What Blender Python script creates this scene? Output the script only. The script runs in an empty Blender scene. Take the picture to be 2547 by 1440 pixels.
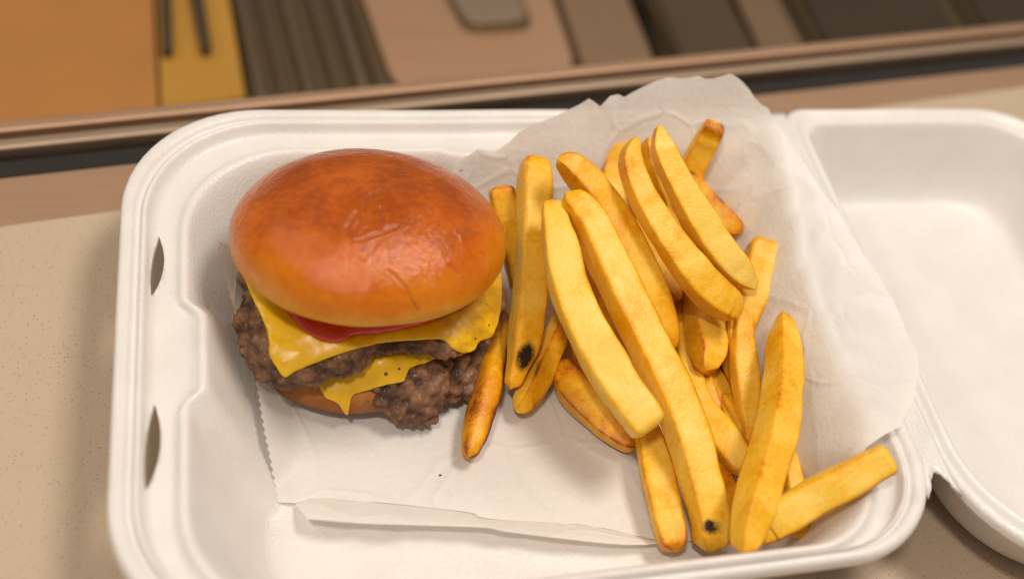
import bpy, bmesh, math, random
import numpy as np
from mathutils import Vector, Matrix, noise
from mathutils.bvhtree import BVHTree
from mathutils.geometry import delaunay_2d_cdt

scene = bpy.context.scene
random.seed(7)
rng = np.random.default_rng(7)

# ------------------------------------------------------------------ camera
FPX, CX, CY = 3093.44, 1273.5, 720.0            # focal length and centre in photo pixels (2547 x 1440)
CAM = np.array([0.0389105, -0.1641872, 0.3654548])
ROT = np.array([[0.975777, -0.1659645, 0.1425309],
                [-0.0327681, -0.755047, -0.6548514],
                [0.2162996, 0.6343184, -0.7421958]])   # rows: right, down, forward
cd = bpy.data.cameras.new('camera')
cam = bpy.data.objects.new('camera', cd)
scene.collection.objects.link(cam)
m = Matrix.Identity(4)
for i in range(3):
    m[i][0], m[i][1], m[i][2], m[i][3] = ROT[0][i], -ROT[1][i], -ROT[2][i], CAM[i]
cam.matrix_world = m
cd.sensor_width = 36.0
cd.lens = FPX / 2547 * 36
cd.clip_start, cd.clip_end = 0.01, 50
cd.dof.use_dof = True
cd.dof.focus_distance = 0.434
cd.dof.aperture_fstop = 4.2
scene.camera = cam

# ------------------------------------------------------------------ light
world = bpy.data.worlds.new('World')
scene.world = world
world.use_nodes = True
world.node_tree.nodes['Background'].inputs[0].default_value = (1.0, 0.88, 0.76, 1)
world.node_tree.nodes['Background'].inputs[1].default_value = 0.28

def area(name, loc, target, size, power, col):
    l = bpy.data.lights.new(name, 'AREA')
    l.shape = 'RECTANGLE'
    l.size, l.size_y = size
    l.energy = power
    l.color = col
    o = bpy.data.objects.new(name, l)
    scene.collection.objects.link(o)
    o.location = loc
    o.rotation_euler = (Vector(target) - Vector(loc)).to_track_quat('-Z', 'Y').to_euler()
    return o

area('ceiling_lamp', (0.58, 0.14, 1.25), (0.12, 0.1, 0), (0.44, 0.28), 10.2, (1, 0.905, 0.80))
area('ceiling_lamp', (-0.22, -0.34, 1.25), (0.12, 0.1, 0), (0.15, 0.07), 6.6, (1, 0.90, 0.78))
area('ceiling_lamp', (-0.70, 0.55, 1.00), (0.12, 0.1, 0), (0.24, 0.14), 2.6, (1, 0.88, 0.73))

scene.view_settings.view_transform = 'Standard'
scene.view_settings.look = 'None'
scene.view_settings.exposure = 0.0
scene.view_settings.gamma = 1.0
scene.cycles.use_denoising = True
scene.cycles.filter_width = 1.1
scene.cycles.max_bounces = 8
scene.cycles.caustics_reflective = False
scene.cycles.caustics_refractive = False

# ------------------------------------------------------------------ helpers
def ray(px, py):
    d = ROT.T @ np.array([(px - CX) / FPX, (py - CY) / FPX, 1.0])
    return d
def P(px, py, z):
    d = ray(px, py)
    return CAM + d * ((z - CAM[2]) / d[2])
def project(p):
    c = (np.asarray(p) - CAM) @ ROT.T
    return np.stack([c[..., 0] / c[..., 2] * FPX + CX, c[..., 1] / c[..., 2] * FPX + CY], -1)

def link(o, parent=None):
    scene.collection.objects.link(o)
    if parent:
        o.parent = parent
        o.matrix_parent_inverse = parent.matrix_world.inverted()
    return o
def empty(name, loc, label, cat, group=None):
    o = bpy.data.objects.new(name, None)
    o.location = loc
    o.empty_display_size = 0.02
    link(o)
    bpy.context.view_layer.update()
    tag(o, label, cat, group)
    return o
def tag(o, label, cat, group=None, kind=None):
    o['label'] = label
    o['category'] = cat
    if group: o['group'] = group
    if kind: o['kind'] = kind
    return o
def meshobj(name, verts, faces, mat, parent=None, smooth=True, attrs=None):
    me = bpy.data.meshes.new(name)
    me.from_pydata([tuple(map(float, v)) for v in verts], [], faces)
    me.update()
    if smooth:
        me.polygons.foreach_set('use_smooth', [True] * len(me.polygons))
    if attrs:
        for k, vals in attrs.items():
            a = me.attributes.new(k, 'FLOAT', 'POINT')
            a.data.foreach_set('value', np.asarray(vals, dtype=np.float32))
    me.materials.append(mat)
    return link(bpy.data.objects.new(name, me), parent)
def grid_faces(nu, nv, closed_u=True):
    """vertices index v*nu+u ; u wraps"""
    f = []
    for v in range(nv - 1):
        for u in range(nu if closed_u else nu - 1):
            a, b = v * nu + u, v * nu + (u + 1) % nu
            f.append((a, b, b + nu, a + nu))
    return f
def chaikin(pts, n=2):
    for _ in range(n):
        out = [pts[0]]
        for a, b in zip(pts[:-1], pts[1:]):
            a, b = np.array(a), np.array(b)
            out += [a * .75 + b * .25, a * .25 + b * .75]
        out.append(pts[-1])
        pts = out
    return [tuple(p) for p in pts]
def smoothstep(a, b, x):
    t = np.clip((x - a) / (b - a), 0, 1)
    return t * t * (3 - 2 * t)
def catmull(pts, n):
    pts = np.array(pts, float)
    L = np.concatenate([[0], np.cumsum(np.linalg.norm(np.diff(pts[:, :2], axis=0), axis=1))])
    p = np.vstack([2 * pts[0] - pts[1], pts, 2 * pts[-1] - pts[-2]])
    out = []
    for s in np.linspace(0, L[-1], n):
        i = min(np.searchsorted(L, s, 'right') - 1, len(pts) - 2)
        t = (s - L[i]) / (L[i + 1] - L[i])
        a, b, c, d = p[i], p[i + 1], p[i + 2], p[i + 3]
        out.append(.5 * ((2 * b) + (c - a) * t + (2 * a - 5 * b + 4 * c - d) * t * t + (3 * b - a - 3 * c + d) * t ** 3))
    return np.array(out)
def nz(x, y, z, s, off=0.0):
    return noise.noise(Vector((x * s + off, y * s + off * 1.7, z * s - off)))

# ------------------------------------------------------------------ materials
class M:
    def __init__(self, name):
        self.m = bpy.data.materials.new(name)
        self.m.use_nodes = True
        self.t = self.m.node_tree
        self.b = self.t.nodes['Principled BSDF']
        self.out = self.t.nodes['Material Output']
        self._tc = None
    def n(self, typ, ins=None, **kw):
        x = self.t.nodes.new(typ)
        for k, v in kw.items(): setattr(x, k, v)
        for k, v in (ins or {}).items(): self.set(x, k, v)
        return x
    def set(self, node, key, v):
        s = node.inputs[key]
        if isinstance(v, bpy.types.NodeSocket): self.t.links.new(v, s)
        else:
            if isinstance(v, tuple) and len(v) == 3 and s.type == 'RGBA': v = v + (1,)
            s.default_value = v
    def bs(self, **kw):
        for k, v in kw.items(): self.set(self.b, k.replace('_', ' '), v)
    @property
    def co(self):
        if not self._tc: self._tc = self.n('ShaderNodeTexCoord')
        return self._tc.outputs['Object']
    def noise(self, scale, detail=4, rough=.55, dist=0.0, co=None):
        return self.n('ShaderNodeTexNoise', {'Vector': co or self.co, 'Scale': scale, 'Detail': detail, 'Roughness': rough, 'Distortion': dist}).outputs['Fac']
    def voro(self, scale, feature='F1', out='Distance'):
        return self.n('ShaderNodeTexVoronoi', {'Vector': self.co, 'Scale': scale}, feature=feature).outputs[out]
    def ramp(self, fac, stops):
        r = self.n('ShaderNodeValToRGB', {'Fac': fac})
        e = r.color_ramp.elements
        while len(e) < len(stops): e.new(.5)
        for el, (p, c) in zip(e, stops):
            el.position = p
            el.color = (c if isinstance(c, tuple) else (c, c, c)) + (1,)
        return r.outputs['Color']
    def mix(self, fac, a, b, mode='MIX'):
        x = self.n('ShaderNodeMix', data_type='RGBA', blend_type=mode)
        self.set(x, 0, fac); self.set(x, 6, a); self.set(x, 7, b)
        return x.outputs[2]
    def math(self, op, a, b=0.0, clamp=False):
        x = self.n('ShaderNodeMath', operation=op, use_clamp=clamp)
        self.set(x, 0, a); self.set(x, 1, b)
        return x.outputs[0]
    def attr(self, name):
        return self.n('ShaderNodeAttribute', attribute_name=name).outputs['Fac']
    def bump(self, h, strength, dist, normal=None):
        ins = {'Height': h, 'Strength': strength, 'Distance': dist}
        if normal: ins['Normal'] = normal
        return self.n('ShaderNodeBump', ins).outputs['Normal']

def mat_foam():
    k = M('foam')
    cells = k.voro(850)
    big = k.noise(60, 3)
    col = k.mix(k.ramp(big, [(.3, 0.0), (.75, 1.0)]), (.72, .69, .665), (.77, .745, .72))
    k.bs(Base_Color=col, Roughness=k.math('ADD', k.math('MULTIPLY', cells, .15), .27), Specular_IOR_Level=.5,
         Subsurface_Weight=.25, Subsurface_Radius=(1, .85, .7), Subsurface_Scale=.003,
         Normal=k.bump(k.math('ADD', cells, k.math('MULTIPLY', k.noise(420, 3), .6)), .22, .0006))
    return k.m
def mat_paper():
    k = M('deli_paper')
    mot = k.noise(330, 5, .7)
    cloud = k.noise(45, 3)
    col = k.mix(mot, (.84, .81, .78), (.93, .91, .885))
    col = k.mix(k.math('MULTIPLY', k.ramp(cloud, [(.45, 0.0), (.75, 1.0)]), .25), col, (.74, .69, .63))
    cr = k.n('ShaderNodeTexVoronoi', {'Vector': k.n('ShaderNodeVectorMath', {0: k.co, 1: k.n('ShaderNodeVectorMath', {0: k.n('ShaderNodeTexNoise', {'Vector': k.co, 'Scale': 30.0}).outputs['Color'], 1: (.02, .02, .02)}, operation='MULTIPLY').outputs[0]}, operation='ADD').outputs[0], 'Scale': 26.0}, feature='DISTANCE_TO_EDGE').outputs['Distance']
    cr = k.ramp(cr, [(0.0, 1.0), (.045, 0.0)])
    nb = k.bump(k.math('ADD', k.math('ADD', k.noise(500, 4), k.math('MULTIPLY', k.noise(70, 3), 2.0)), k.math('MULTIPLY', cr, 1.1)), .35, .0007)
    k.bs(Base_Color=col, Roughness=.45, Specular_IOR_Level=.35, Normal=nb)
    tr = k.n('ShaderNodeBsdfTranslucent', {'Color': (.86, .80, .72), 'Normal': nb})
    tp = k.n('ShaderNodeBsdfTransparent', {'Color': (.95, .93, .9)})
    m1 = k.n('ShaderNodeMixShader', {0: .22, 1: k.b.outputs[0], 2: tr.outputs[0]})
    m2 = k.n('ShaderNodeMixShader', {0: .07, 1: m1.outputs[0], 2: tp.outputs[0]})
    k.t.links.new(m2.outputs[0], k.out.inputs['Surface'])
    return k.m
def mat_bun(bottom=False):
    k = M('toasted_bread_base' if bottom else 'glazed_bread')
    tone = k.attr('tone')
    n1 = k.noise(55, 4, .6)
    n2 = k.noise(420, 4, .65)
    t = k.math('ADD', tone, k.math('ADD', k.math('MULTIPLY', k.math('SUBTRACT', n1, .5), .60), k.math('MULTIPLY', k.math('SUBTRACT', n2, .5), .42)), True)
    if bottom:
        col = k.ramp(t, [(0, (.62, .36, .12)), (.35, (.50, .22, .055)), (.7, (.33, .115, .022)), (1, (.22, .07, .014))])
    else:
        col = k.ramp(t, [(0, (.78, .44, .12)), (.22, (.74, .33, .030)), (.45, (.66, .20, .004)), (.72, (.55, .115, .001)), (1, (.31, .052, .001))])
    col = k.mix(k.attr('crease'), col, (.30, .085, .02) if not bottom else (.3, .1, .03))
    k.bs(Base_Color=col, Roughness=k.ramp(k.noise(130, 4), [(.3, .34 if not bottom else .45), (.7, .46 if not bottom else .6)]), Specular_IOR_Level=.0 if not bottom else .25,
         Coat_Weight=k.math('MULTIPLY', k.ramp(tone, [(.1, 0.0), (.5, 1.0)]), .9 if not bottom else 0.0), Coat_Roughness=.07,
         Subsurface_Weight=.12, Subsurface_Radius=(1, .45, .15), Subsurface_Scale=.003)
    h = k.math('ADD', k.noise(1000, 4, .7), k.math('MULTIPLY', k.noise(260, 3), .9))
    nb = k.bump(h, .8, .0002)
    k.bs(Normal=nb, Coat_Normal=k.bump(k.math('ADD', k.noise(900, 3, .6), k.math('ADD', k.math('MULTIPLY', k.noise(330, 2), 1.2), k.math('MULTIPLY', k.noise(95, 4, .6, 1.5), 2.0))), 1.0, .00032))
    return k.m
def mat_patty():
    k = M('seared_beef')
    n1 = k.noise(160, 5, .65)
    v = k.voro(420)
    col = k.ramp(n1, [(.25, (.085, .042, .023)), (.48, (.20, .097, .050)), (.62, (.27, .14, .075)), (.8, (.36, .205, .12))])
    col = k.mix(k.math('MULTIPLY', k.attr('pit'), .8), col, (.028, .013, .009))
    k.bs(Base_Color=col, Roughness=k.ramp(k.noise(300, 3), [(.35, .25), (.65, .55)]), Specular_IOR_Level=.22,
         Coat_Weight=.14, Coat_Roughness=.16,
         Normal=k.bump(k.math('ADD', k.noise(520, 5, .7), k.math('MULTIPLY', v, -.8)), .9, .0006))
    return k.m
def mat_cheese():
    k = M('melted_cheese')
    n = k.noise(90, 3)
    col = k.mix(n, (.82, .46, .004), (.88, .56, .009))
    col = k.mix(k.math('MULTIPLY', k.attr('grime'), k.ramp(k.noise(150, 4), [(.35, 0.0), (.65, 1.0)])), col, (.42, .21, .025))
    k.bs(Base_Color=col, Roughness=.33, Specular_IOR_Level=.45, Subsurface_Weight=.35, Subsurface_Radius=(1, .6, .1), Subsurface_Scale=.003,
         Coat_Weight=.0, Coat_Roughness=.2, Normal=k.bump(k.math('ADD', k.noise(80, 2), k.math('MULTIPLY', k.noise(500, 2), .05)), .10, .0016))
    return k.m
def mat_ketchup():
    k = M('ketchup')
    k.bs(Base_Color=k.mix(k.noise(200, 3), (.48, .014, .003), (.60, .030, .006)), Roughness=.12, Specular_IOR_Level=.6, Subsurface_Weight=.2,
         Subsurface_Radius=(1, .1, .05), Subsurface_Scale=.002, Normal=k.bump(k.noise(220, 3), .4, .001))
    return k.m
def mat_fry():
    k = M('fried_potato')
    rnd = k.n('ShaderNodeObjectInfo').outputs['Random']
    brown, burn, tint = k.attr('brown'), k.attr('burn'), k.attr('tint')
    shift = k.n('ShaderNodeVectorMath', {0: k.co, 1: (1, 1, 1)}, operation='ADD')
    k.t.links.new(k.math('MULTIPLY', rnd, 10.0), shift.inputs[1])
    co = shift.outputs[0]
    blot = k.noise(75, 4, .6, .4, co)
    fine = k.noise(600, 5, .7, 0, co)
    f = k.math('ADD', k.math('MULTIPLY', brown, .40), k.math('ADD', k.math('MULTIPLY', k.math('SUBTRACT', blot, .5), 1.1), k.math('MULTIPLY', k.math('SUBTRACT', fine, .5), .55)))
    f = k.math('ADD', k.math('ADD', f, .30), tint, True)
    col = k.ramp(f, [(0, (.89, .61, .13)), (.25, (.86, .53, .055)), (.48, (.80, .40, .006)), (.70, (.66, .25, .004)), (.87, (.38, .105, .008)), (1, (.17, .045, .008))])
    burnf = k.math('MULTIPLY', burn, k.math('ADD', k.math('MULTIPLY', k.noise(300, 5, .7, .6, co), 1.9), .22), True)
    col = k.mix(k.ramp(burnf, [(.18, 0.0), (.45, .45), (.75, 1.0)]), col, (.022, .009, .006))
    gr = k.voro(900)
    k.bs(Base_Color=col, Roughness=k.ramp(k.noise(240, 3, .5, 0, co), [(.35, .30), (.7, .46)]), Specular_IOR_Level=.38,
         Subsurface_Weight=.14, Subsurface_Radius=(1, .5, .1), Subsurface_Scale=.0025,
         Normal=k.bump(k.math('ADD', k.noise(650, 5, .7, 0, co), k.math('MULTIPLY', gr, -.45)), .8, .00022))
    return k.m
def mat_board():
    k = M('pitted_cutting_board')
    pits = k.ramp(k.voro(620), [(.10, 1.0), (.22, 0.0)])
    gate = k.ramp(k.noise(160, 3), [(.36, 0.0), (.52, 1.0)])
    cl = k.noise(9, 5, .6)
    mp = k.n('ShaderNodeMapping', {'Vector': k.co, 'Rotation': (0, 0, -.15), 'Scale': (6, 260, 1)})
    streak = k.noise(1.0, 3, .5, 0, mp.outputs[0])
    col = k.mix(cl, (.47, .365, .26), (.55, .435, .32))
    col = k.mix(k.math('MULTIPLY', k.ramp(streak, [(.60, 0.0), (.72, 1.0)]), .10), col, (.30, .23, .16))
    col = k.mix(k.math('MULTIPLY', k.math('MULTIPLY', pits, gate), .8), col, (.20, .17, .13))
    col = k.mix(k.math('MULTIPLY', k.ramp(k.noise(55, 2), [(.70, 0.0), (.76, 1.0)]), .25), col, (.36, .24, .15))
    k.bs(Base_Color=col, Roughness=.5, Specular_IOR_Level=.3, Normal=k.bump(k.math('ADD', k.voro(620), k.noise(300, 3)), .3, .0004))
    return k.m
def mat_steel(name, col, rough, tint2=None, rot=0.0):
    k = M(name)
    mp = k.n('ShaderNodeMapping', {'Vector': k.co, 'Rotation': (0, 0, rot), 'Scale': (8, 300, 8)})
    br = k.noise(1.0, 4, .6, 0, mp.outputs[0])
    c2 = tint2 or tuple(x * .8 for x in col)
    k.bs(Base_Color=k.mix(k.noise(14, 3), col, c2), Metallic=1.0, Roughness=k.math('ADD', k.math('MULTIPLY', br, .15), rough), Normal=k.bump(br, .12, .0005))
    return k.m
def mat_plain(name, c1, c2, rough=.5, scale=40, spec=.4):
    k = M(name)
    k.bs(Base_Color=k.mix(k.noise(scale, 4), c1, c2), Roughness=rough, Specular_IOR_Level=spec, Normal=k.bump(k.noise(scale * 6, 3), .1, .001))
    return k.m

FOAM, PAPER, BUN, BASE, BEEF = mat_foam(), mat_paper(), mat_bun(), mat_bun(True), mat_patty()
CHEESE, KETCHUP, FRY, BOARD = mat_cheese(), mat_ketchup(), mat_fry(), mat_board()
STEEL = mat_steel('brushed_steel', (.62, .41, .28), .5, (.54, .35, .23), .15)
STEEL_D = mat_steel('dark_steel', (.24, .175, .10), .5, (.18, .13, .075), .15)
STEEL_L = mat_steel('bright_steel', (.55, .42, .31), .45, (.48, .36, .26), .15)
LIDPINK = mat_steel('warm_steel', (.74, .48, .31), .5, (.66, .42, .26), -1.3)
STEEL_M = mat_steel('dull_steel', (.29, .215, .14), .5, (.23, .17, .11), -1.3)
STEEL_G = mat_steel('grey_steel', (.13, .10, .072), .75, (.10, .08, .056), -1.3)
GAP_SHADE = mat_plain('gap_shade', (.014, .012, .011), (.022, .019, .017), .6)  # near-black colour standing in for the shade inside the gap
ORANGE = mat_plain('orange_tray', (.47, .20, .05), (.38, .17, .05), .45, 25)
YELLOW = mat_plain('yellow_plastic', (.50, .26, .04), (.40, .20, .035), .4, 30)
BLACK = mat_plain('black_handle', (.04, .028, .02), (.06, .04, .025), .5)
CRUMB = mat_plain('pepper_crumb', (.07, .042, .02), (.13, .08, .04), .7, 400)

# ------------------------------------------------------------------ setting: counter and prep table behind
def prism(name, poly_px, z, thick, mat, parent=None, rad=0.0, seg=7):
    """a slab whose top outline is given by photo pixels lying on height z"""
    pts = [P(x, y, z)[:2] for x, y in poly_px]
    return prism_w(name, pts, z, thick, mat, parent, rad, seg)
def prism_w(name, pts, z, thick, mat, parent=None, rad=0.0, seg=7, bevel=0.0):
    pts = [np.array(p) for p in pts]
    A = sum(a[0] * b[1] - b[0] * a[1] for a, b in zip(pts, pts[1:] + pts[:1]))
    if A < 0: pts = pts[::-1]
    out = []
    n = len(pts)
    for i in range(n):
        a, b, c = pts[i - 1], pts[i], pts[(i + 1) % n]
        r = rad[i] if isinstance(rad, (list, tuple)) else rad
        if r <= 0: out.append(b); continue
        u, w = (a - b) / np.linalg.norm(a - b), (c - b) / np.linalg.norm(c - b)
        for t in np.linspace(0, 1, seg):
            out.append((b + u * r) * (1 - t) ** 2 + 2 * b * t * (1 - t) + (b + w * r) * t * t)
    k = len(out)
    v = [(p[0], p[1], z) for p in out] + [(p[0], p[1], z - thick) for p in out]
    f = [tuple(range(k)), tuple(range(2 * k - 1, k - 1, -1))]
    f += [(i + k, (i + 1) % k + k, (i + 1) % k, i) for i in range(k)]
    o = meshobj(name, v, f, mat, parent, smooth=False)
    if bevel:
        b = o.modifiers.new('bevel', 'BEVEL'); b.width = bevel; b.segments = 3
    return o

e1 = np.array([.4954, .0744]); e1 /= np.linalg.norm(e1)
e2 = np.array([-e1[1], e1[0]])
O0 = np.array([-.0513, .2192])                   # a point on the front of the dark gap
def L(a, b): return O0 + e1 * a + e2 * b
def strip(name, b0, b1, z, thick, mat, parent=None, a0=-.5, a1=1.3, bevel=0.0, b0r=None, b1r=None):
    b0r = b0 if b0r is None else b0r
    b1r = b1 if b1r is None else b1r
    return prism_w(name, [L(a0, b0), L(a1, b0r), L(a1, b1r), L(a0, b1)], z, thick, mat, parent, bevel=bevel)

bp0, bp1 = P(0, 558, 0)[:2], P(2547, 212, 0)[:2]
bd = (bp1 - bp0) / np.linalg.norm(bp1 - bp0)
bo = np.array([bd[1], -bd[0]])
board = prism_w('cutting_board', [bp0 - bd * .5, bp1 + bd * .8, bp1 + bd * .8 + bo * .75, bp0 - bd * .5 + bo * .75], 0, .02, BOARD, bevel=.002)
tag(board, 'worn beige plastic cutting board with fine pits under the foam box', 'cutting board')
cnt = strip('counter', -.9, 1.4, -.114, .02, STEEL_D, a0=-1, a1=1.8); cnt['kind'] = 'structure'
ledge = strip('steel_ledge', -.06, -.0015, -.003, .111, STEEL); 
tag(ledge, 'flat brushed steel ledge between the cutting board and the dark gap', 'ledge')
gap_strip = strip('dark_gap_strip', .0, .0100, -.004, .110, GAP_SHADE, b1r=.0075)  # the dark gap: its shade drawn as a black strip
tag(gap_strip, 'long black strip painting the shade in the gap along the steel prep table', 'gap')
rail = empty('steel_rail', (0, .25, -.02), 'raised steel front rail of the prep table behind the dark gap', 'rail')
strip('rail_front', .0115, .0175, .0015, .1155, STEEL_L, rail, bevel=.0015)
strip('rail_groove', .0185, .0225, -.006, .108, STEEL_D, rail)
strip('rail_back', .0235, .0300, .000, .114, STEEL, rail, bevel=.0015)

# ------------------------------------------------------------------ foam box
W, D, ZR = 0.26, 0.20817, 0.042
def ring(x0, x1, y0, y1, rad, s, ns=44, nc=16, k=.45, fr=0.0):
    """rounded rectangle inset by s; corner order FL, FR, BR, BL; rad per corner"""
    a0, a1, c0, c1 = x0 + s, x1 - s, y0 + s - fr * (.0160 * float(smoothstep(0, .024, s)) + .010 * float(smoothstep(.024, .046, s))), y1 - s + fr * .013 * float(smoothstep(.024, .046, s))
    r = [max(.010, q - k * s) if q - k * s > 0 else .010 for q in rad]
    pts = []
    cor = [(a0 + r[0], c0 + r[0], r[0], math.pi), (a1 - r[1], c0 + r[1], r[1], 1.5 * math.pi), (a1 - r[2], c1 - r[2], r[2], 0), (a0 + r[3], c1 - r[3], r[3], .5 * math.pi)]
    for i in range(4):
        cx, cy, rr, th = cor[i]
        arc = [(cx + rr * math.cos(th + t * math.pi / 2), cy + rr * math.sin(th + t * math.pi / 2)) for t in np.linspace(0, 1, nc)]
        pts += arc
        nx, ny, nr, nth = cor[(i + 1) % 4]
        b = (nx + nr * math.cos(nth), ny + nr * math.sin(nth))
        a = arc[-1]
        pts += [(a[0] + (b[0] - a[0]) * t, a[1] + (b[1] - a[1]) * t) for t in np.linspace(0, 1, ns + 2)[1:-1]]
    return pts
def bump_tray(x, y, s, z):
    """the lock panel pushed inwards on the left wall, the shallow one on the back wall"""
    y -= .011 * (1 - x / W) * max(0.0, 1 - y / D) ** 1.3
    k = float(smoothstep(.017, .0195, s)) * float(1 - smoothstep(.049, .055, s))
    if k <= 0: return x, y
    tz = float(np.clip((.040 - z) / .036, 0, 1))
    if x < .09:
        lo, hi = .0745 + (.052 - .0745) * tz, .1095 + (.1285 - .1095) * tz
        a = float(smoothstep(lo - .005, lo + .003, y) * (1 - smoothstep(hi - .003, hi + .005, y)))
        x += k * a * (.0058 - .0015 * tz)
    if y > D - .06 and x > .06:
        a = float(smoothstep(.118, .123, x) * (1 - smoothstep(.205, .212, x)))
        y -= k * a * .0028
    return x, y
def shell(name, rect, rad, top, bottom, mat, parent, warp=None, k=.45, fr=0.0, sm=2):
    prof = chaikin(top, sm) + chaikin(bottom, sm)
    verts = []
    for s, z in prof:
        for x, y in ring(*rect, rad, s, k=k, fr=fr):
            if warp: x, y = warp(x, y, s, z)
            w = nz(x, y, 0, 14) * .0009 * smoothstep(.01, .04, z)
            verts.append((x, y, z + w))
    nu = len(verts) // len(prof)
    faces = grid_faces(nu, len(prof))
    faces = [tuple(reversed(f)) for f in faces]
    faces.append(tuple(range(nu)))
    faces.append(tuple(reversed(range((len(prof) - 1) * nu, len(prof) * nu))))
    o = meshobj(name, verts, faces, mat, parent)
    bm = bmesh.new(); bm.from_mesh(o.data)
    bmesh.ops.recalc_face_normals(bm, faces=bm.faces)
    bm.to_mesh(o.data); bm.free()
    return o
box = empty('foam_container', (W, D / 2, 0), 'white foam takeout box lying open on the cutting board', 'takeout box')
TOP = [(.060, .0035), (.054, .0035), (.047, .0038), (.044, .0062), (.0275, .0335), (.0242, .0392), (.0226, .0410), (.0208, .0408), (.0190, .0380), (.0150, .0374),
       (.0112, .0382), (.0100, .0400), (.0092, .0426), (.0078, .0428), (.0070, .0404), (.0054, .0402), (.0046, .0422), (.0016, .0424), (.0003, .0412), (.0, .0385)]
BOT = [(.0004, .0368), (.0022, .0370), (.0034, .0392), (.0080, .0386), (.0105, .0358), (.0195, .0352), (.0235, .0290), (.0410, .0028), (.0450, .0008), (.054, .0006), (.060, .0006)]
tray = shell('tray', (0, W, 0, D), (.045, .036, .010, .050), TOP, BOT, FOAM, box, bump_tray, fr=1.0, sm=1)
# two lens-shaped lock slots through the flange
def cut_slot(y0, y1, xc, wx):
    bm = bmesh.new()
    n = 24
    loop = []
    for sgn in (1, -1):
        for i in range(n):
            t = i / n if sgn == 1 else 1 - i / n
            loop.append((xc + sgn * wx * math.sin(math.pi * t) ** .8 * (1.0 if sgn == 1 else .45) + (t - .5) * .002, y0 + (y1 - y0) * t))
    vb = [bm.verts.new((x, y, .025)) for x, y in loop]
    vt = [bm.verts.new((x, y, .05)) for x, y in loop]
    bm.faces.new(vb[::-1]); bm.faces.new(vt)
    for i in range(2 * n):
        j = (i + 1) % (2 * n)
        bm.faces.new((vb[i], vb[j], vt[j], vt[i]))
    bmesh.ops.recalc_face_normals(bm, faces=bm.faces)
    me = bpy.data.meshes.new('slot_cut'); bm.to_mesh(me); bm.free()
    c = bpy.data.objects.new('slot_cut', me); scene.collection.objects.link(c)
    md = tray.modifiers.new('slot', 'BOOLEAN'); md.operation = 'DIFFERENCE'; md.object = c; md.solver = 'EXACT'
    bpy.context.view_layer.update()
    new = bpy.data.meshes.new_from_object(tray.evaluated_get(bpy.context.evaluated_depsgraph_get()))
    tray.modifiers.clear()
    tray.data = new
    bpy.data.objects.remove(c)
cut_slot(.1175, .1455, .0122, .0027)
cut_slot(.0420, .0735, .0118, .0029)

LTOP = [(.027, .0034), (.024, .0036), (.0185, .0062), (.0110, .0335), (.0092, .0392), (.0078, .0405), (.0064, .0400), (.0052, .0405), (.0042, .0412), (.0022, .0420), (.0004, .0410), (0, .0385)]
LBOT = [(.0004, .0370), (.0022, .0372), (.0060, .0374), (.0088, .0340), (.0165, .0050), (.0215, .0012), (.027, .0008)]
lid = shell('lid', (.2655, .392, -.013, D + .0005), (.050, .03, .034, .007), LTOP, LBOT, FOAM, box)
# hinge: a thin creased strip joining the rims
hv, hf = [], []
prof = [(.2560, .0405), (.2580, .0417), (.2590, .0412), (.2600, .0420), (.2608, .0413), (.2617, .0421), (.2626, .0413), (.2636, .0421), (.2645, .0414), (.2655, .0420), (.2680, .0408)]
ys = np.linspace(.0275, .205, 60)
for y in ys:
    pin = .0015 * math.exp(-((y - .027) / .012) ** 2)
    for i, (x, z) in enumerate(prof):
        hv.append((x + nz(x, y, 0, 60) * .0005, y - 6.0 * pin * ((i - 5) / 5) ** 2, z + nz(x, y, 1, 90) * .0004))
for dz in (0,):
    n = len(prof)
    for j in range(len(ys) - 1):
        for i in range(n - 1):
            a = j * n + i
            hf.append((a, a + 1, a + 1 + n, a + n))
hinge = meshobj('hinge', hv, hf, FOAM, box)
md = hinge.modifiers.new('thick', 'SOLIDIFY'); md.thickness = .0012; md.offset = -1

# ------------------------------------------------------------------ deli paper
def sdf_in(x, y, r=.05):
    hx, hy = W / 2, D / 2
    qx, qy = abs(x - hx) - hx + r, abs(y - hy) - hy + r
    return -(min(max(qx, qy), 0) + math.hypot(max(qx, 0), max(qy, 0)) - r)
def paper_z(x, y, crumple=True):
    s = sdf_in(x, y)
    s += nz(x, y, 3, 22) * .003
    back = float(smoothstep(.10, .19, y))
    bw = float(smoothstep(.12, .16, y)) * float(smoothstep(-.012, .012, (W - x) - (D - y)))
    t = (.053 - s) + .007 * float(smoothstep(.11, .07, x)) - .031 * float(smoothstep(.075, .035, y)) * float(smoothstep(-.012, .012, W - x - y)) - .004 * bw
    z = .0052
    if t > 0:
        z += (1.75 + .60 * bw) * (math.sqrt(t * t + .008 ** 2) - .008)
    right = float(smoothstep(.19, .25, x)) * (1 - float(smoothstep(.175, .200, y)))
    cap = .0500 + .05 * back * (1 - .75 * right)
    cap += nz(x, y, 5, 18) * .002
    # soft minimum with the cap
    k = .006
    h = max(min(.5 + .5 * (cap - z) / k, 1), 0)
    z = cap + (z - cap) * h - k * h * (1 - h)
    if crumple:
        wall = float(smoothstep(.008, .03, z))
        z += wall * (nz(x, y, 7, 30) * .0035 + abs(nz(x, y, 9, 55)) * .0034)
        z += nz(x, y, 2, 45) * .0005 + abs(nz(x + .3, y, 2, 26)) * .0007
        # the standing fold at the back
        fx = x - (.1835 + (y - .19) * .35)
        z += back * wall * (.0065 * math.exp(-(fx / .006) ** 2) * (1 if fx < 0 else math.exp(-(fx / .0025) ** 2)))
        gx = x - (.252 - (.2 - y) * .12)
        z += wall * .0022 * math.exp(-(gx / .007) ** 2)
    return z
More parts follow.
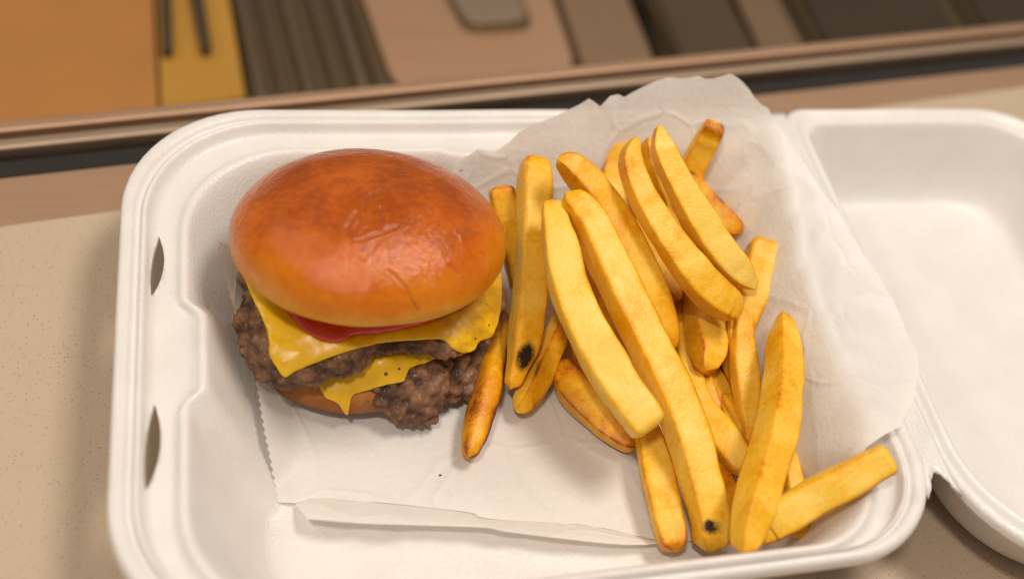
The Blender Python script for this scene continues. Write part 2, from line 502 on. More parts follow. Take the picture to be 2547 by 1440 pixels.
def march(px, py, f=paper_z, z0=.085):
    d = ray(px, py)
    t0 = (z0 - CAM[2]) / d[2]
    p = CAM + d * t0
    step = .0006 / np.linalg.norm(d)
    for _ in range(700):
        if p[2] <= f(p[0], p[1]): return p
        p = p + d * step
    return p
left = [(540, 600), (556, 680), (580, 770), (612, 870), (637, 960), (652, 1050), (672, 1150), (690, 1250)]
ll = catmull(left, 66)
out_px = []
for i, (x, y) in enumerate(ll):
    out_px.append((x + (4.5 if i % 2 else -1.5), y))
front = [(735, 1252), (800, 1240), (1000, 1256), (1170, 1276), (1210, 1290), (1450, 1306), (1640, 1345)]
out_px += [tuple(p) for p in catmull(front, 40)]
out_px += [(1700, 1345), (1850, 1345), (1990, 1315), (2100, 1180), (2205, 1078), (2240, 1062), (2268, 1000), (2286, 930), (2282, 880), (2240, 790), (2170, 665),
           (2100, 556), (2000, 405), (1912, 272), (1862, 230), (1815, 190), (1735, 191), (1660, 194), (1575, 230), (1492, 268), (1478, 259), (1463, 252), (1440, 262),
           (1360, 300), (1290, 335), (1230, 382), (1190, 371), (1150, 395), (1120, 430), (900, 500), (700, 560)]
bxy = [march(x, y)[:2] for x, y in out_px]
bxy2 = []
for a, b in zip(bxy, bxy[1:] + bxy[:1]):        # refine long edges
    n = max(1, int(np.linalg.norm(b - a) / .003))
    for i in range(n): bxy2.append(a + (b - a) * i / n)
def fill(boundary, step, jitter=.25):
    bl = np.array(boundary)
    lo, hi = bl.min(0), bl.max(0)
    pts = [Vector((p[0], p[1])) for p in boundary]
    nb = len(pts)
    xs, yy = np.arange(lo[0], hi[0], step), np.arange(lo[1], hi[1], step)
    for i, x in enumerate(xs):
        for j, y in enumerate(yy):
            q = np.array([x, y + (step / 2 if i % 2 else 0)]) + rng.uniform(-jitter, jitter, 2) * step
            if np.min(np.sum((bl - q) ** 2, 1)) > (step * .55) ** 2: pts.append(Vector(q))
    r = delaunay_2d_cdt(pts, [(i, (i + 1) % nb) for i in range(nb)], [list(range(nb))], 1, 1e-7)
    return np.array([(v.x, v.y) for v in r[0]]), [tuple(f) for f in r[2]]
pv, pf = fill(bxy2, .0023)
paper = empty('deli_paper', tuple(P(1200, 1000, .005)), 'crinkled white deli paper sheet lining the foam box under the food', 'paper')
sheet = meshobj('sheet', [(x, y, paper_z(x, y)) for x, y in pv], pf, PAPER, paper)
# the front edge folded up towards the viewer
U = catmull(front, 50)
Lw = catmull([(765, 1290), (900, 1301), (1050, 1306), (1210, 1312), (1260, 1322), (1500, 1350), (1600, 1354), (1642, 1349)], 50)
fv, nn = [], 8
for i, (u, l) in enumerate(zip(U, Lw)):
    for j in range(nn):
        t = j / (nn - 1)
        q = u * (1 - t) + l * t
        zz = paper_z(*P(u[0], u[1], .006)[:2]) + .0003 + .0085 * math.sin(t * 1.35) * (1 - .55 * (i / 49) ** 3) * (.75 + .4 * abs(nz(i * .13, 0, 0, 1)))
        fv.append(P(q[0], q[1], zz))
ff = [(i * nn + j, i * nn + j + 1, (i + 1) * nn + j + 1, (i + 1) * nn + j) for i in range(49) for j in range(nn - 1)]
meshobj('folded_edge', fv, ff, PAPER, paper)

# ------------------------------------------------------------------ burger
BC = np.array([.083, .130])
burger = empty('cheeseburger', (BC[0], BC[1], .005), 'double cheeseburger with glossy brown bun and melted yellow cheese on the paper', 'burger')

def polyline_dist(px, lines):
    best = np.full(len(px), 1e9)
    for ln in lines:
        ln = np.array(ln, float)
        for a, b in zip(ln[:-1], ln[1:]):
            ab = b - a
            t = np.clip(((px - a) @ ab) / (ab @ ab), 0, 1)
            best = np.minimum(best, np.linalg.norm(px - (a + t[:, None] * ab), axis=1))
    return best

def bun_mesh(name, c, a, cu, cl, tx, ty, mat, nu=320, nv=170, tone=None, creases=(), pu=1.0, flat=0.0):
    us = np.linspace(0, 2 * np.pi, nu, endpoint=False)
    vs = np.linspace(-np.pi / 2, np.pi / 2, nv)
    u, v = np.meshgrid(us, vs)
    wob = 1 + .012 * np.sin(2 * u + .7) + .008 * np.sin(3 * u + 2) + .004 * np.sin(5 * u)
    cv = np.abs(np.cos(v)) ** np.where(v < 0, pu * .62, pu)
    x, y = a * wob * cv * np.cos(u), a * wob * cv * np.sin(u)
    s = np.sin(v)
    z = np.where(s > 0, cu * np.abs(s) ** 1.0, -cl * np.abs(s) ** .75)
    p = np.stack([x, y, z], -1).reshape(-1, 3)
    sz = s.reshape(-1)
    nrm = np.stack([x / a ** 2, y / a ** 2, z / np.where(s > 0, cu, cl) ** 2], -1).reshape(-1, 3)
    nrm /= np.linalg.norm(nrm, axis=1)[:, None] + 1e-12
    d = np.array([nz(*q, 24) * .0011 + nz(*q, 60, 4) * .00035 for q in p])
    p = p + nrm * d[:, None]
    c1, s1, c2, s2 = math.cos(tx), math.sin(tx), math.cos(ty), math.sin(ty)
    RM = np.array([[c2, 0, s2], [0, 1, 0], [-s2, 0, c2]]) @ np.array([[1, 0, 0], [0, c1, -s1], [0, s1, c1]])
    p = p @ RM.T + c
    nrm = nrm @ RM.T
    crease = np.zeros(len(p))
    if creases:
        px = project(p)
        vis = np.sum(nrm * (CAM - p), 1) > 0
        jit = np.array([nz(q[0], q[1], 0, .02) * 10 for q in px])
        for lines, wd, dep, ridge in creases:
            dd = polyline_dist(px + np.stack([jit, jit], 1), lines)
            g = np.exp(-(dd / wd) ** 2) * vis
            rr = np.exp(-((dd - wd * 2.0) / (wd * 1.3)) ** 2) * vis
            p = p + nrm * (-dep * g + ridge * rr)[:, None]
            crease = np.maximum(crease, g * .35)
    tn = tone(sz, p)
    faces = grid_faces(nu, nv)
    return meshobj(name, p, faces, mat, burger, attrs={'tone': tn, 'crease': crease})

bb = bun_mesh('bottom_bun', np.array([.0825, .1270, .0135]), .0438, .012, .0088, -.04, 0, BASE, 160, 60,
              tone=lambda s, p: .72 - .5 * smoothstep(.0, .8, s) + .25 * smoothstep(.1, -.8, s), pu=.62)

def outline_radius(pts3, center, rmin_back, n=360):
    """polar outline from visible edge points; a smooth arc behind"""
    ang, rad = [], []
    for px, py, z in pts3:
        q = P(px, py, z)[:2] - center
        ang.append(math.atan2(q[1], q[0])); rad.append(np.linalg.norm(q))
    for a in np.radians(np.arange(20, 180, 20)):
        ang.append(a); rad.append(rmin_back)
    o = np.argsort(ang)
    ang, rad = np.array(ang)[o], np.array(rad)[o]
    A = np.concatenate([ang - 2 * np.pi, ang, ang + 2 * np.pi]); Rr = np.tile(rad, 3)
    return np.interp(np.linspace(-np.pi, np.pi, n, endpoint=False), A, Rr)
def patty(name, pts3, zc, half, center, rback, droop, seed):
    nu, nv = 420, 110
    r = outline_radius(pts3, center, rback, nu)
    kern = np.ones(5) / 5
    r = np.convolve(np.concatenate([r[-2:], r, r[:2]]), kern, 'valid')
    us = np.linspace(-np.pi, np.pi, nu, endpoint=False)
    vs = np.linspace(-np.pi / 2, np.pi / 2, nv)
    verts, pit = [], []
    for v in vs:
        cv, sv = abs(math.cos(v)) ** .55, math.copysign(abs(math.sin(v)) ** .8, math.sin(v))
        for u, ru in zip(us, r):
            x, y = center[0] + ru * cv * math.cos(u), center[1] + ru * cv * math.sin(u)
            rr = ru * cv
            z = zc + half * sv - droop * max(0, rr - .036) / .012
            q = Vector((x * 190 + seed, y * 190, z * 190))
            d1 = noise.voronoi(q)[0]
            q2 = Vector((x * 430 + seed, y * 430, z * 430))
            d2 = noise.voronoi(q2)[0]
            big = noise.noise(Vector((x * 75 + seed, y * 75, z * 75)))
            h = (.45 - d1[0]) * .0034 + (.45 - d2[0]) * .0020 + big * .0022
            n = Vector((math.cos(u) * cv * (1 if cv > .3 else .5), math.sin(u) * cv, sv * 1.1)).normalized()
            verts.append((x + n.x * h, y + n.y * h, z + n.z * h))
            pit.append(min(1, max(0, (d1[0] - .42) * 2.2 + max(0, d2[0] - .5) * .9 - big * .4)))
    return meshobj(name, verts, grid_faces(nu, nv), BEEF, burger, attrs={'pit': pit})
pat2 = patty('patty', [(780, 905, .024), (850, 950, .022), (888, 985, .0190), (915, 1012, .0160), (960, 1030, .0135), (985, 1066, .0100), (1040, 1073, .0085), (1095, 1052, .0105),
                       (1112, 1000, .0140), (1150, 980, .0155), (1185, 965, .0165), (1215, 905, .020), (1255, 800, .022)],
             .0235, .0055, BC, .041, .0075, 3.1)
pat1 = patty('patty', [(603, 715, .036), (588, 790, .0345), (592, 860, .033), (636, 930, .0315), (700, 960, .0300), (765, 952, .0305), (840, 938, .0310), (892, 920, .0315), (925, 890, .0325),
                       (1000, 878, .0325), (1112, 876, .0325), (1190, 835, .0335), (1235, 790, .034), (1258, 735, .0355)],
             .0340, .0062, BC, .042, .0035, 8.7)

def bvh_of(*objs):
    vs, fs = [], []
    for o in objs:
        b = len(vs)
        vs += [o.matrix_world @ v.co for v in o.data.vertices]
        fs += [[i + b for i in p.vertices] for p in o.data.polygons]
    return BVHTree.FromPolygons(vs, fs)
def drape(name, poly, mat, on, lift, thick, step=9, it=14, grime=None, edge_fall=0.0, puff=0.0):
    """a soft slice laid over the meat: its outline is read off the photograph, its depth from what it rests on"""
    bpx = catmull(list(poly) + [poly[0]], max(60, len(poly) * 7))[:-1]
    pts, faces = fill([tuple(p) for p in bpx], step)
    tree = bvh_of(*on)
    t = np.full(len(pts), np.nan)
    for i, (x, y) in enumerate(pts):
        d = ray(x, y); d = d / np.linalg.norm(d)
        h = tree.ray_cast(Vector(CAM), Vector(d))
        if h[0] is not None: t[i] = h[3] - lift
    nb = [set() for _ in pts]
    for f in faces:
        for a, b in zip(f, f[1:] + f[:1]): nb[a].add(b); nb[b].add(a)
    hit = ~np.isnan(t)
    mean = np.nanmean(t)
    known = hit.copy()
    for _ in range(200):
        if known.all(): break
        for i in np.where(~known)[0]:
            q = [t[j] for j in nb[i] if known[j]]
            if q: t[i] = np.mean(q)
        known = ~np.isnan(t)
    t = np.where(np.isnan(t), mean, t)
    orig = t.copy()
    for _ in range(it):
        t = np.array([.5 * t[i] + .5 * np.mean([t[j] for j in nb[i]]) if nb[i] else t[i] for i in range(len(t))])
        t = np.minimum(t, np.where(hit, orig + lift * .7, 1e9))
    if puff:
        ed = polyline_dist(pts, [list(map(tuple, bpx)) + [tuple(bpx[0])]])
        t = t - puff * np.sqrt(np.clip(ed / 45, 0, 1))
    V = []
    for (x, y), k in zip(pts, t):
        d = ray(x, y); d = d / np.linalg.norm(d)
        V.append(CAM + d * k)
    g = np.zeros(len(pts)) if grime is None else np.array([grime(x, y) for x, y in pts])
    o = meshobj(name, V, faces, mat, burger, attrs={'grime': g})
    bm = bmesh.new(); bm.from_mesh(o.data)
    bmesh.ops.recalc_face_normals(bm, faces=bm.faces)
    s = sum((f.normal.dot(Vector(CAM) - f.calc_center_median()) > 0) - .5 for f in bm.faces)
    if s < 0: bmesh.ops.reverse_faces(bm, faces=bm.faces)
    bm.to_mesh(o.data); bm.free()
    md = o.modifiers.new('thick', 'SOLIDIFY'); md.thickness = thick; md.offset = -1
    md2 = o.modifiers.new('soft', 'SUBSURF'); md2.levels = 1; md2.render_levels = 1
    return o
ch2 = drape('cheese_slice', [(785, 935), (795, 968), (812, 992), (838, 1004), (856, 1030), (866, 1034), (871, 1012), (880, 984), (915, 972), (965, 958), (1005, 950), (1012, 935), (1024, 915),
                             (1060, 904), (1088, 892), (1120, 890), (1165, 878), (1180, 850), (1120, 820), (1000, 830), (900, 850), (820, 900)],
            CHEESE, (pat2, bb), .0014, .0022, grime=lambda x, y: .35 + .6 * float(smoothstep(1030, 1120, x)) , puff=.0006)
ch1 = drape('cheese_slice', [(604, 690), (622, 730), (642, 772), (660, 815), (668, 850), (668, 880), (682, 908), (702, 936), (712, 940), (735, 925), (790, 902), (850, 880), (910, 862), (960, 853), (1040, 847),
                             (1100, 846), (1125, 868), (1150, 880), (1182, 872), (1196, 848), (1226, 838), (1244, 790), (1250, 720), (1235, 670), (1100, 690), (900, 720), (720, 680)],
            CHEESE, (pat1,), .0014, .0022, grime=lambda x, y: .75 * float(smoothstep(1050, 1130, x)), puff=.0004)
ket = drape('ketchup', [(700, 762), (735, 806), (765, 832), (800, 849), (842, 854), (876, 840), (912, 834), (950, 832), (1010, 820), (1060, 808), (1110, 788), (1160, 766), (1190, 735), (1170, 700), (1000, 730), (850, 760)],
            KETCHUP, (ch1,), .0012, .0016, step=8, it=10, puff=.0042)

bun_creases = [
    ([[(962, 672), (985, 690), (1005, 712), (1018, 735), (1030, 755), (1044, 775)]], 3.0, .0006, .00025),
    ([[(905, 520), (912, 500), (928, 485), (945, 470), (960, 462)], [(890, 600), (925, 588), (955, 572), (990, 568)], [(950, 520), (953, 545), (945, 560)], [(862, 560), (870, 540), (880, 525)]], 5.0, .00045, .00015),
    ([[(1140, 570), (1165, 572), (1185, 585)], [(1118, 660), (1140, 680)], [(960, 462), (985, 455)], [(880, 640), (905, 650)]], 4.0, .0003, .00012)]
def top_tone(s, p):
    t = .56 + .36 * smoothstep(.15, .9, s) - .50 * smoothstep(.20, -.45, s)
    return t
tb = bun_mesh('top_bun', np.array([.0838, .1269, .0541]), .0467, .0245, .0125, -.297, .026, BUN, 420, 220, tone=top_tone, creases=bun_creases, pu=.90)

gt = bvh_of(ch1, ch2, pat1, pat2, bb)
for gx, gy, gr in ((960, 930, 9), (993, 917, 6), (1182, 842, 5), (1105, 925, 9), (1095, 905, 6)):
    d = ray(gx, gy); d = d / np.linalg.norm(d)
    h = gt.ray_cast(Vector(CAM), Vector(d))
    if h[0] is None: continue
    bm = bmesh.new(); bmesh.ops.create_icosphere(bm, subdivisions=2, radius=gr * h[3] / FPX * .5)
    for v in bm.verts: v.co = v.co * (1 + .4 * noise.noise(v.co * 2600 + Vector((gx, gy, 0)))) + h[0]
    me = bpy.data.meshes.new('pepper_grain'); bm.to_mesh(me); bm.free(); me.materials.append(CRUMB)
    link(bpy.data.objects.new('pepper_grain', me), burger)

# ------------------------------------------------------------------ fries
def fry(pts, z0, z1, label, blunt=(0, 0), tint=0.0, burns=(), roll=None, nx=None, asp=None, browntip=(0.5, 0.5), bend=0.0):
    """pts: (px, py, width in px) along the fry; z0, z1 the height of its ends; blunt 0 round .. 1 cut"""
    n, ns = 64, 40
    c = catmull([(a, b, w * .98) for a, b, w in pts], n)
    roll = random.uniform(.15, .75) if roll is None else roll
    seed = random.uniform(0, 100)
    nx = nx or random.uniform(5.5, 9.0)
    asp = asp or random.uniform(.78, 1.0)
    ph = np.linspace(0, 2 * np.pi, ns, endpoint=False)
    sx = np.sign(np.cos(ph)) * np.abs(np.cos(ph)) ** (2 / nx)
    sy = np.sign(np.sin(ph)) * np.abs(np.sin(ph)) ** (2 / nx) * asp
    cr, sr = math.cos(roll), math.sin(roll)
    qx, qy = sx * cr - sy * sr, sx * sr + sy * cr
    norm = np.max(np.abs(qx))
    qx, qy = qx / norm, qy / norm
    corner = np.clip((np.abs(np.sin(2 * ph)) - .30) / .70, 0, 1) ** 1.6
    ts = np.linspace(0, 1, n)
    face_tone = [random.uniform(-.16, .20) for _ in range(4)]   # every cut face fries a little differently
    ftone = np.array([face_tone[int((q + math.pi / 4) // (math.pi / 2)) % 4] for q in ph])
    a_, b_ = 0.0, 0.0                            # lift the ends until the fry rests on the paper
    for _ in range(24):
        worst, wt = 0.0, 0.0
        for t, (x, y, w) in list(zip(ts, c))[::3]:
            z = z0 + a_ + (z1 + b_ - z0 - a_) * t + bend * math.sin(math.pi * t)
            p = P(x, y, z)
            d_ = paper_z(p[0], p[1]) + .42 * w * np.dot(p - CAM, ROT[2]) / FPX - z
            if d_ > worst: worst, wt = d_, t
        if worst < .0003: break
        a_ = min(a_ + .6 * worst * (1 - wt), .022)
        b_ = min(b_ + .6 * worst * wt, .022)
    cen = np.array([P(x, y, z0 + a_ + (z1 + b_ - z0 - a_) * t + bend * math.sin(math.pi * t)) for t, (x, y, w) in zip(ts, c)])
    length = np.concatenate([[0], np.cumsum(np.linalg.norm(np.diff(cen, axis=0), axis=1))])
    Lt = length[-1]
    verts, brown, burn = [], [], []
    for i in range(n):
        a, b = cen[max(i - 1, 0)], cen[min(i + 1, n - 1)]
        T = (b - a) / np.linalg.norm(b - a)
        V = CAM - cen[i]; V /= np.linalg.norm(V)
        S = np.cross(T, V); S /= np.linalg.norm(S)
        N = np.cross(S, T)
        r = .5 * max(c[i][2], 6) * np.dot(cen[i] - CAM, ROT[2]) / FPX
        s0, s1 = length[i], Lt - length[i]
        k = 1.0
        for s, bl in ((s0, blunt[0]), (s1, blunt[1])):
            e = r * (1.0 - .78 * bl)
            if s < e:
                q = 1 - s / e
                k = min(k, math.sqrt(max(0, 1 - q * q)) * (1 - .8 * bl) + .8 * bl)
        e0, e1_ = math.exp(-s0 / .005) * browntip[0], math.exp(-s1 / .005) * browntip[1]
        for j in range(ns):
            p = cen[i] + S * qx[j] * r * k + N * qy[j] * r * k
            nn_ = S * qx[j] + N * qy[j]
            h = nz(*p, 60, seed) * .0010 + nz(*p, 210, seed) * .00025
            p = p + nn_ * h * min(1, k * 1.3)
            verts.append(p)
            brown.append(min(1, .62 * corner[j] + e0 + e1_))
        
    V = np.array(verts)
    faces = grid_faces(ns, n)
    # closed ends with a shallow dome
    for i0, i1, rev in ((0, 1, False), (n - 1, n - 2, True)):
        base = i0 * ns
        cpt = V[base:base + ns].mean(0)
        dirv = cen[i0] - cen[i1]; dirv /= np.linalg.norm(dirv)
        inner = len(V)
        V = np.vstack([V, cpt + (V[base:base + ns] - cpt) * .55 + dirv * .0006, [cpt + dirv * .0004]])
        brown += [min(1, brown[base + j] * .8) for j in range(ns)] + [.3]
        for j in range(ns):
            a, b = base + j, base + (j + 1) % ns
            faces.append((b, a, inner + j, inner + (j + 1) % ns))
            faces.append((inner + (j + 1) % ns, inner + j, inner + ns))
    px = project(V)
    bn = np.zeros(len(V))
    for bx, by, ba, bb_, ang, *st in burns:
        ca, sa = math.cos(ang), math.sin(ang)
        dx, dy = px[:, 0] - bx, px[:, 1] - by
        d = np.hypot((dx * ca + dy * sa) / ba, (-dx * sa + dy * ca) / bb_)
        bn = np.maximum(bn, np.clip(1.25 - d * .62, 0, 1) * (st[0] if st else 1.0))
    org = V.mean(0)
    o = meshobj('french_fry', V - org, faces, FRY, attrs={'brown': brown, 'burn': bn, 'tint': np.full(len(V), tint) + np.concatenate([np.tile(ftone, n), ftone, [0], ftone, [0]])})
    o.location = org
    bm = bmesh.new(); bm.from_mesh(o.data)
    bmesh.ops.recalc_face_normals(bm, faces=bm.faces)
    bm.to_mesh(o.data); bm.free()
    tag(o, label, 'fry', 'french fries piled beside the burger')
    return o

FR = [
 (dict(pts=[(1246, 466, 66), (1262, 560, 70), (1282, 660, 56), (1292, 730, 40)], z0=.020, z1=.012, blunt=(.9, 0), tint=.05, roll=.1), 'square-ended fry wedged against the right edge of the top bun'),
 (dict(pts=[(1329, 389, 78), (1330, 450, 92), (1326, 600, 88), (1318, 740, 94), (1302, 860, 84), (1270, 966, 42)], z0=.030, z1=.017, blunt=(.3, .2), burns=[(1307, 886, 15, 26, .35)], tint=.02), 'thick upright fry with a black burnt hole near its lower tip'),
 (dict(pts=[(1256, 776, 34), (1238, 860, 58), (1212, 970, 74), (1185, 1070, 70), (1164, 1138, 34)], z0=.016, z1=.012, tint=.30, browntip=(.8, .4), nx=2.6), 'thin dark golden fry leaning on the patty, pointing at the front'),
 (dict(pts=[(1412, 750, 55), (1385, 830, 66), (1345, 920, 76), (1310, 985, 66), (1285, 1024, 40)], z0=.020, z1=.012, burns=[(1337, 915, 5, 18, .3, .48)], tint=.03), 'short pale fry with a faint brown smudge beside the burnt fry'),
 (dict(pts=[(1372, 500, 58), (1392, 620, 92), (1440, 780, 106), (1515, 920, 114), (1585, 1020, 110), (1618, 1066, 106)], z0=.058, z1=.035, blunt=(.2, .95), tint=-.06, roll=.22, browntip=(.5, .1)), 'pale fry on top of the pile with a squarely cut front end'),
 (dict(pts=[(1408, 480, 70), (1470, 560, 100), (1545, 720, 108), (1625, 880, 112), (1692, 1030, 118), (1740, 1190, 116), (1766, 1300, 108), (1764, 1366, 92)], z0=.062, z1=.015, blunt=(.2, .5), burns=[(1768, 1309, 15, 13, 0)], tint=-.03, roll=.5), 'longest fry, running the whole pile, black spot at its front end'),
 (dict(pts=[(1386, 394, 30), (1425, 418, 72), (1480, 475, 94), (1540, 570, 98), (1600, 690, 96), (1648, 790, 80), (1672, 872, 46)], z0=.068, z1=.028, tint=0.0, roll=.55), 'curved fry lying just behind the longest fry'),
 (dict(pts=[(1570, 312, 48), (1548, 360, 66), (1522, 430, 66), (1530, 520, 66), (1560, 600, 60)], z0=.026, z1=.014, blunt=(.7, 0), tint=.10, browntip=(.9, .3)), 'brown-tipped fry standing against the back wall of the box'),
 (dict(pts=[(1584, 340, 22), (1570, 400, 62), (1602, 490, 76), (1675, 612, 92), (1752, 712, 100), (1812, 760, 84), (1838, 778, 44)], z0=.076, z1=.038, tint=-.04, blunt=(0, .4), roll=.4), 'long fry with narrow pointed back tip and thick angular front end'),
 (dict(pts=[(1640, 311, 20), (1650, 372, 62), (1700, 478, 80), (1768, 590, 94), (1828, 668, 84), (1862, 700, 50), (1884, 712, 24)], z0=.080, z1=.042, tint=-.02, roll=.35), 'long fry pointed at both ends, highest at the back of the pile'),
 (dict(pts=[(1612, 346, 44), (1628, 410, 60), (1660, 500, 60), (1700, 580, 50)], z0=.030, z1=.024, tint=.08, blunt=(.3, 0)), 'fry mostly hidden between the two pointed long fries'),
 (dict(pts=[(1780, 310, 54), (1757, 350, 62), (1726, 415, 66), (1716, 480, 62), (1700, 550, 55)], z0=.040, z1=.018, tint=.05, blunt=(.95, 0), browntip=(1.1, .2)), 'fry with a dark brown broken end leaning out at the back right'),
 (dict(pts=[(1690, 440, 62), (1740, 490, 74), (1800, 545, 70), (1842, 578, 44)], z0=.020, z1=.016, tint=.14, blunt=(0, .7), roll=.1), 'deep golden fry end poking out under the highest fry'),
 (dict(pts=[(1910, 604, 92), (1895, 660, 98), (1866, 740, 84), (1842, 810, 76), (1830, 880, 60)], z0=.020, z1=.013, tint=.06, blunt=(.75, 0), roll=.2), 'wide-ended fry leaning on the paper at the right'),
 (dict(pts=[(1850, 760, 60), (1846, 860, 66), (1856, 960, 78), (1868, 1060, 60), (1872, 1120, 50)], z0=.014, z1=.012, tint=.07), 'bent thin fry under the wide-ended fry'),
 (dict(pts=[(1745, 720, 90), (1752, 800, 112), (1760, 870, 104), (1752, 918, 62)], z0=.020, z1=.024, tint=.09, blunt=(0, .8), roll=.6), 'short stub fry with angular cut end under the long pointed fry'),
 (dict(pts=[(1782, 780, 60), (1812, 860, 72), (1834, 920, 62), (1838, 958, 42)], z0=.014, z1=.017, tint=.12, blunt=(0, .5), browntip=(.2, 1.0)), 'brown-tipped fry peeking out beneath the stub fry'),
 (dict(pts=[(1694, 800, 44), (1712, 900, 62), (1745, 1000, 66), (1800, 1090, 86), (1838, 1145, 80), (1862, 1170, 50)], z0=.016, z1=.019, tint=.03, blunt=(0, .5), roll=.3), 'fry with a broad slanted front end beside the longest fry'),
 (dict(pts=[(1745, 890, 46), (1790, 970, 60), (1828, 1050, 54), (1856, 1110, 40)], z0=.012, z1=.011, tint=.08), 'narrow fry low in the pile below the stub fry'),
 (dict(pts=[(1948, 775, 26), (1952, 850, 86), (1950, 950, 108), (1930, 1060, 114), (1895, 1190, 114), (1862, 1310, 98), (1848, 1370, 66)], z0=.038, z1=.036, tint=.02, blunt=(.2, .4), roll=.65), 'big fry with a peaked back end, alone at the right of the pile'),
 (dict(pts=[(2212, 1134, 84), (2130, 1180, 96), (2010, 1246, 98), (1910, 1308, 92), (1870, 1340, 70)], z0=.030, z1=.014, tint=0.0, blunt=(.9, .2), roll=.15), 'fry lying crossways in the front right corner of the box'),
 (dict(pts=[(1392, 900, 44), (1425, 965, 92), (1500, 1045, 88), (1590, 1105, 70)], z0=.012, z1=.012, tint=.06, blunt=(.4, 0), browntip=(1.0, .2), roll=.25), 'fry with a reddish brown end sticking out left, under the square-cut fry'),
 (dict(pts=[(1595, 1020, 60), (1625, 1130, 84), (1650, 1240, 88), (1672, 1330, 78), (1680, 1366, 60)], z0=.018, z1=.012, tint=0.0, blunt=(0, .7), roll=.2), 'straight fry from beneath the square-cut fry to the front rim'),
 (dict(pts=[(1778, 1130, 50), (1806, 1220, 62), (1812, 1290, 62), (1800, 1345, 48)], z0=.011, z1=.011, tint=.16, browntip=(.3, .6)), 'dark low fry squeezed between the longest fry and the big fry'),
 (dict(pts=[(1950, 1090, 44), (1972, 1180, 52), (1985, 1270, 54), (1994, 1338, 48)], z0=.012, z1=.010, tint=.06, blunt=(0, .5)), 'slim fry crossing under the crossways corner fry'),
 (dict(pts=[(1590, 540, 50), (1625, 630, 62), (1662, 700, 58), (1690, 745, 40)], z0=.024, z1=.022, tint=.16), 'dark golden fry seen in the gap behind the curved fry'),
 (dict(pts=[(1428, 780, 50), (1436, 870, 60), (1440, 940, 40)], z0=.012, z1=.011, tint=.10), 'small hidden fry showing between the pale fries at the left'),
 (dict(pts=[(1690, 680, 56), (1706, 780, 66), (1712, 880, 50)], z0=.012, z1=.012, tint=.18), 'fry at the bottom of the pile behind the stub fry'),
 (dict(pts=[(1560, 620, 70), (1620, 760, 74), (1680, 900, 74), (1730, 1010, 60)], z0=.014, z1=.012, tint=.10), 'buried fry beneath the longest fry'),
 (dict(pts=[(1440, 640, 70), (1490, 780, 74), (1540, 900, 70), (1600, 1010, 60)], z0=.014, z1=.012, tint=.10), 'buried fry beneath the square-cut fry'),
 (dict(pts=[(1470, 520, 66), (1520, 640, 74), (1590, 790, 70)], z0=.020, z1=.014, tint=.10), 'buried fry beneath the curved fry'),
 (dict(pts=[(1640, 480, 66), (1700, 600, 74), (1770, 700, 70)], z0=.022, z1=.016, tint=.10), 'buried fry beneath the two pointed long fries'),
]
FR += [
 (dict(pts=[(1716, 770, 50), (1722, 860, 64), (1752, 960, 56), (1784, 1030, 44)], z0=.018, z1=.014, tint=.06), 'fry running down between the stub fry and the longest fry'),
 (dict(pts=[(1800, 980, 44), (1838, 1040, 52), (1868, 1110, 50), (1884, 1170, 40)], z0=.014, z1=.013, tint=.05), 'short fry tucked beside the peaked big fry'),
 (dict(pts=[(1668, 620, 50), (1712, 700, 62), (1752, 770, 58)], z0=.026, z1=.022, tint=.08), 'fry filling the gap under the thick angular fry end'),
]
for kw, lab in FR: fry(label=lab, **kw)

# ------------------------------------------------------------------ crumbs on the paper
def crumb(px, py, ln, wd, ang, label):
    bm = bmesh.new()
    bmesh.ops.create_icosphere(bm, subdivisions=2, radius=1)
    for v in bm.verts:
        k = 1 + .35 * noise.noise(v.co * 1.6 + Vector((px, py, 0)))
        v.co = Vector((v.co.x * ln * k, v.co.y * wd * k, v.co.z * wd * .7 * k))
    me = bpy.data.meshes.new('pepper_speck'); bm.to_mesh(me); bm.free()
    me.materials.append(CRUMB)
    o = link(bpy.data.objects.new('pepper_speck', me))
    p = march(px, py)
    o.location = (p[0], p[1], p[2] + wd * .35); o.rotation_euler = (0, 0, ang)
    tag(o, label, 'speck', 'pepper specks on the deli paper')
crumb(1095, 1182, .0006, .00035, .3, 'tiny dot-like speck on the paper in front of the dark golden fry')
crumb(1120, 1231, .0011, .00030, .0, 'dash-shaped dark speck beside the folded front edge of the paper')
crumb(1484, 1276, .0006, .00028, 1.0, 'greenish speck on the paper between folded edge and fries')
crumb(1148, 424, .0007, .00035, .6, 'speck on the paper behind the top bun')
crumb(2176, 922, .0004, .00025, 0, 'lone speck on the paper high on the right wall')

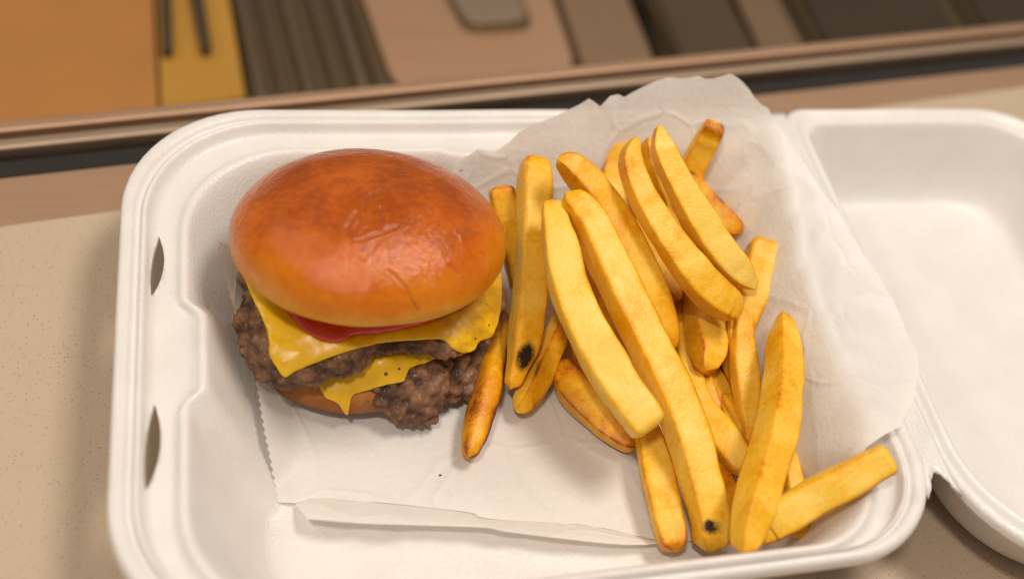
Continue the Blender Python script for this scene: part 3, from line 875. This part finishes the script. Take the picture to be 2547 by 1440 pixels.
# ------------------------------------------------------------------ pans behind (out of focus)
def panel(name, px, z, thick, mat, parent=None, rad=0.0, bevel=.0015):
    z -= .090                                     # the pans sit sunk below the board
    o = prism(name, px, z, thick, mat, parent, rad)
    b = o.modifiers.new('bevel', 'BEVEL'); b.width = bevel; b.segments = 3; b.limit_method = 'ANGLE'
    return o
ot = empty('orange_tray', tuple(P(150, 200, -.02)), 'blurred orange tray with low rim at the back left of the prep table', 'tray')
panel('base', [(-500, 380), (395, 270), (375, -150), (-500, -150)], -.006, .014, ORANGE, ot)
panel('rim', [(-500, 395), (395, 287), (395, 274), (-500, 384)], -.003, .017, STEEL, ot)
yt = empty('yellow_board', tuple(P(500, 150, -.02)), 'blurred amber yellow plastic board beside the orange tray', 'board')
panel('plate', [(400, 268), (612, 240), (545, -150), (385, -150)], -.004, .016, YELLOW, yt)
for q in ([(396, -100), (420, -100), (428, 118), (404, 120)], [(455, -120), (488, -120), (524, 112), (503, 118)]):
    o = panel('utensil_handle', q, .004, .008, BLACK)
    tag(o, 'short dark utensil handle along the edge of the yellow board' if q[0][0] < 420 else 'long dark utensil handle across the middle of the yellow board', 'utensil', 'utensil handles on the yellow board')
div = empty('pan_divider', tuple(P(720, 100, -.02)), 'ribbed grey steel divider between yellow board and steel lid', 'divider')
panel('plate', [(622, 262), (940, 226), (850, -150), (548, -150)], -.010, .010, STEEL_D, div)
for a, b, w in ((640, 575, 22), (700, 628, 14), (760, 680, 20), (835, 745, 16), (890, 800, 26)):
    panel('rib', [(a, 240 - (a - 640) * .1), (a + w, 238 - (a - 640) * .1), (b + w - 20, -150), (b - 20, -150)], -.004, .006, STEEL_M, div)
def lid_(px_out, px_in, px_han, label, mat, rad, frame=STEEL_D):
    e = empty('steel_pan', tuple(P(px_out[0][0], px_out[0][1], -.02)), label, 'pan')
    panel('rim', px_out, -.006, .014, frame, e, rad)
    panel('top_plate', px_in, -.002, .0035, mat, e, rad)
    if px_han:
        panel('handle_recess', px_han, .0005, .0022, STEEL_D, e, rad * .5)
        cx = sum(p[0] for p in px_han) / 4; cy = sum(p[1] for p in px_han) / 4
        panel('handle_plate', [(cx + (x - cx) * .9, cy + (y - cy) * .84) for x, y in px_han], .0022, .0012, STEEL_L, e, rad * .45)
    return e
lid_([(955, 268), (1690, 196), (1470, -220), (800, -200)], [(985, 228), (1440, 186), (1300, -220), (835, -200)], [(1160, 78), (1330, 66), (1240, -150), (1040, -140)],
     'blurred pinkish steel pan lid with rounded corner and sunken handle', LIDPINK, .022)
lid_([(1452, 200), (1668, 176), (1490, -220), (1316, -210)], [(1460, 192), (1640, 172), (1470, -220), (1325, -210)], None,
     'blurred tan steel pan lid half, next to the pinkish lid', mat_steel('tan_steel', (.60, .40, .26), .40, (.50, .33, .20), -1.3), .004)
lid_([(1700, 190), (2020, 150), (1800, -220), (1510, -220)], [(1715, 178), (1880, 156), (1690, -220), (1540, -220)], None,
     'blurred dark bronze pan lid behind the paper peak', mat_steel('bronze_steel', (.26, .19, .12), .4, (.2, .14, .09), -1.3), .01)
lid_([(1885, 150), (2030, 140), (1830, -220), (1700, -220)], [(1900, 140), (2005, 132), (1830, -200), (1740, -200)], None,
     'blurred narrow tan pan lid with rounded front corner', mat_steel('tan_steel', (.48, .34, .22), .4, (.42, .28, .18), -1.3), .012)
lid_([(2045, 140), (2420, 92), (2200, -260), (1850, -220)], [(2065, 126), (2390, 84), (2190, -260), (1890, -220)], None,
     'blurred grey steel pan lid near the right of the prep table', STEEL_G, .012, STEEL_D)
lid_([(2435, 90), (2900, 30), (2700, -300), (2220, -260)], [(2460, 78), (2880, 22), (2690, -300), (2250, -260)], None,
     'blurred dark grey steel pan lid at the right end of the prep table', STEEL_G, .012, STEEL_D)
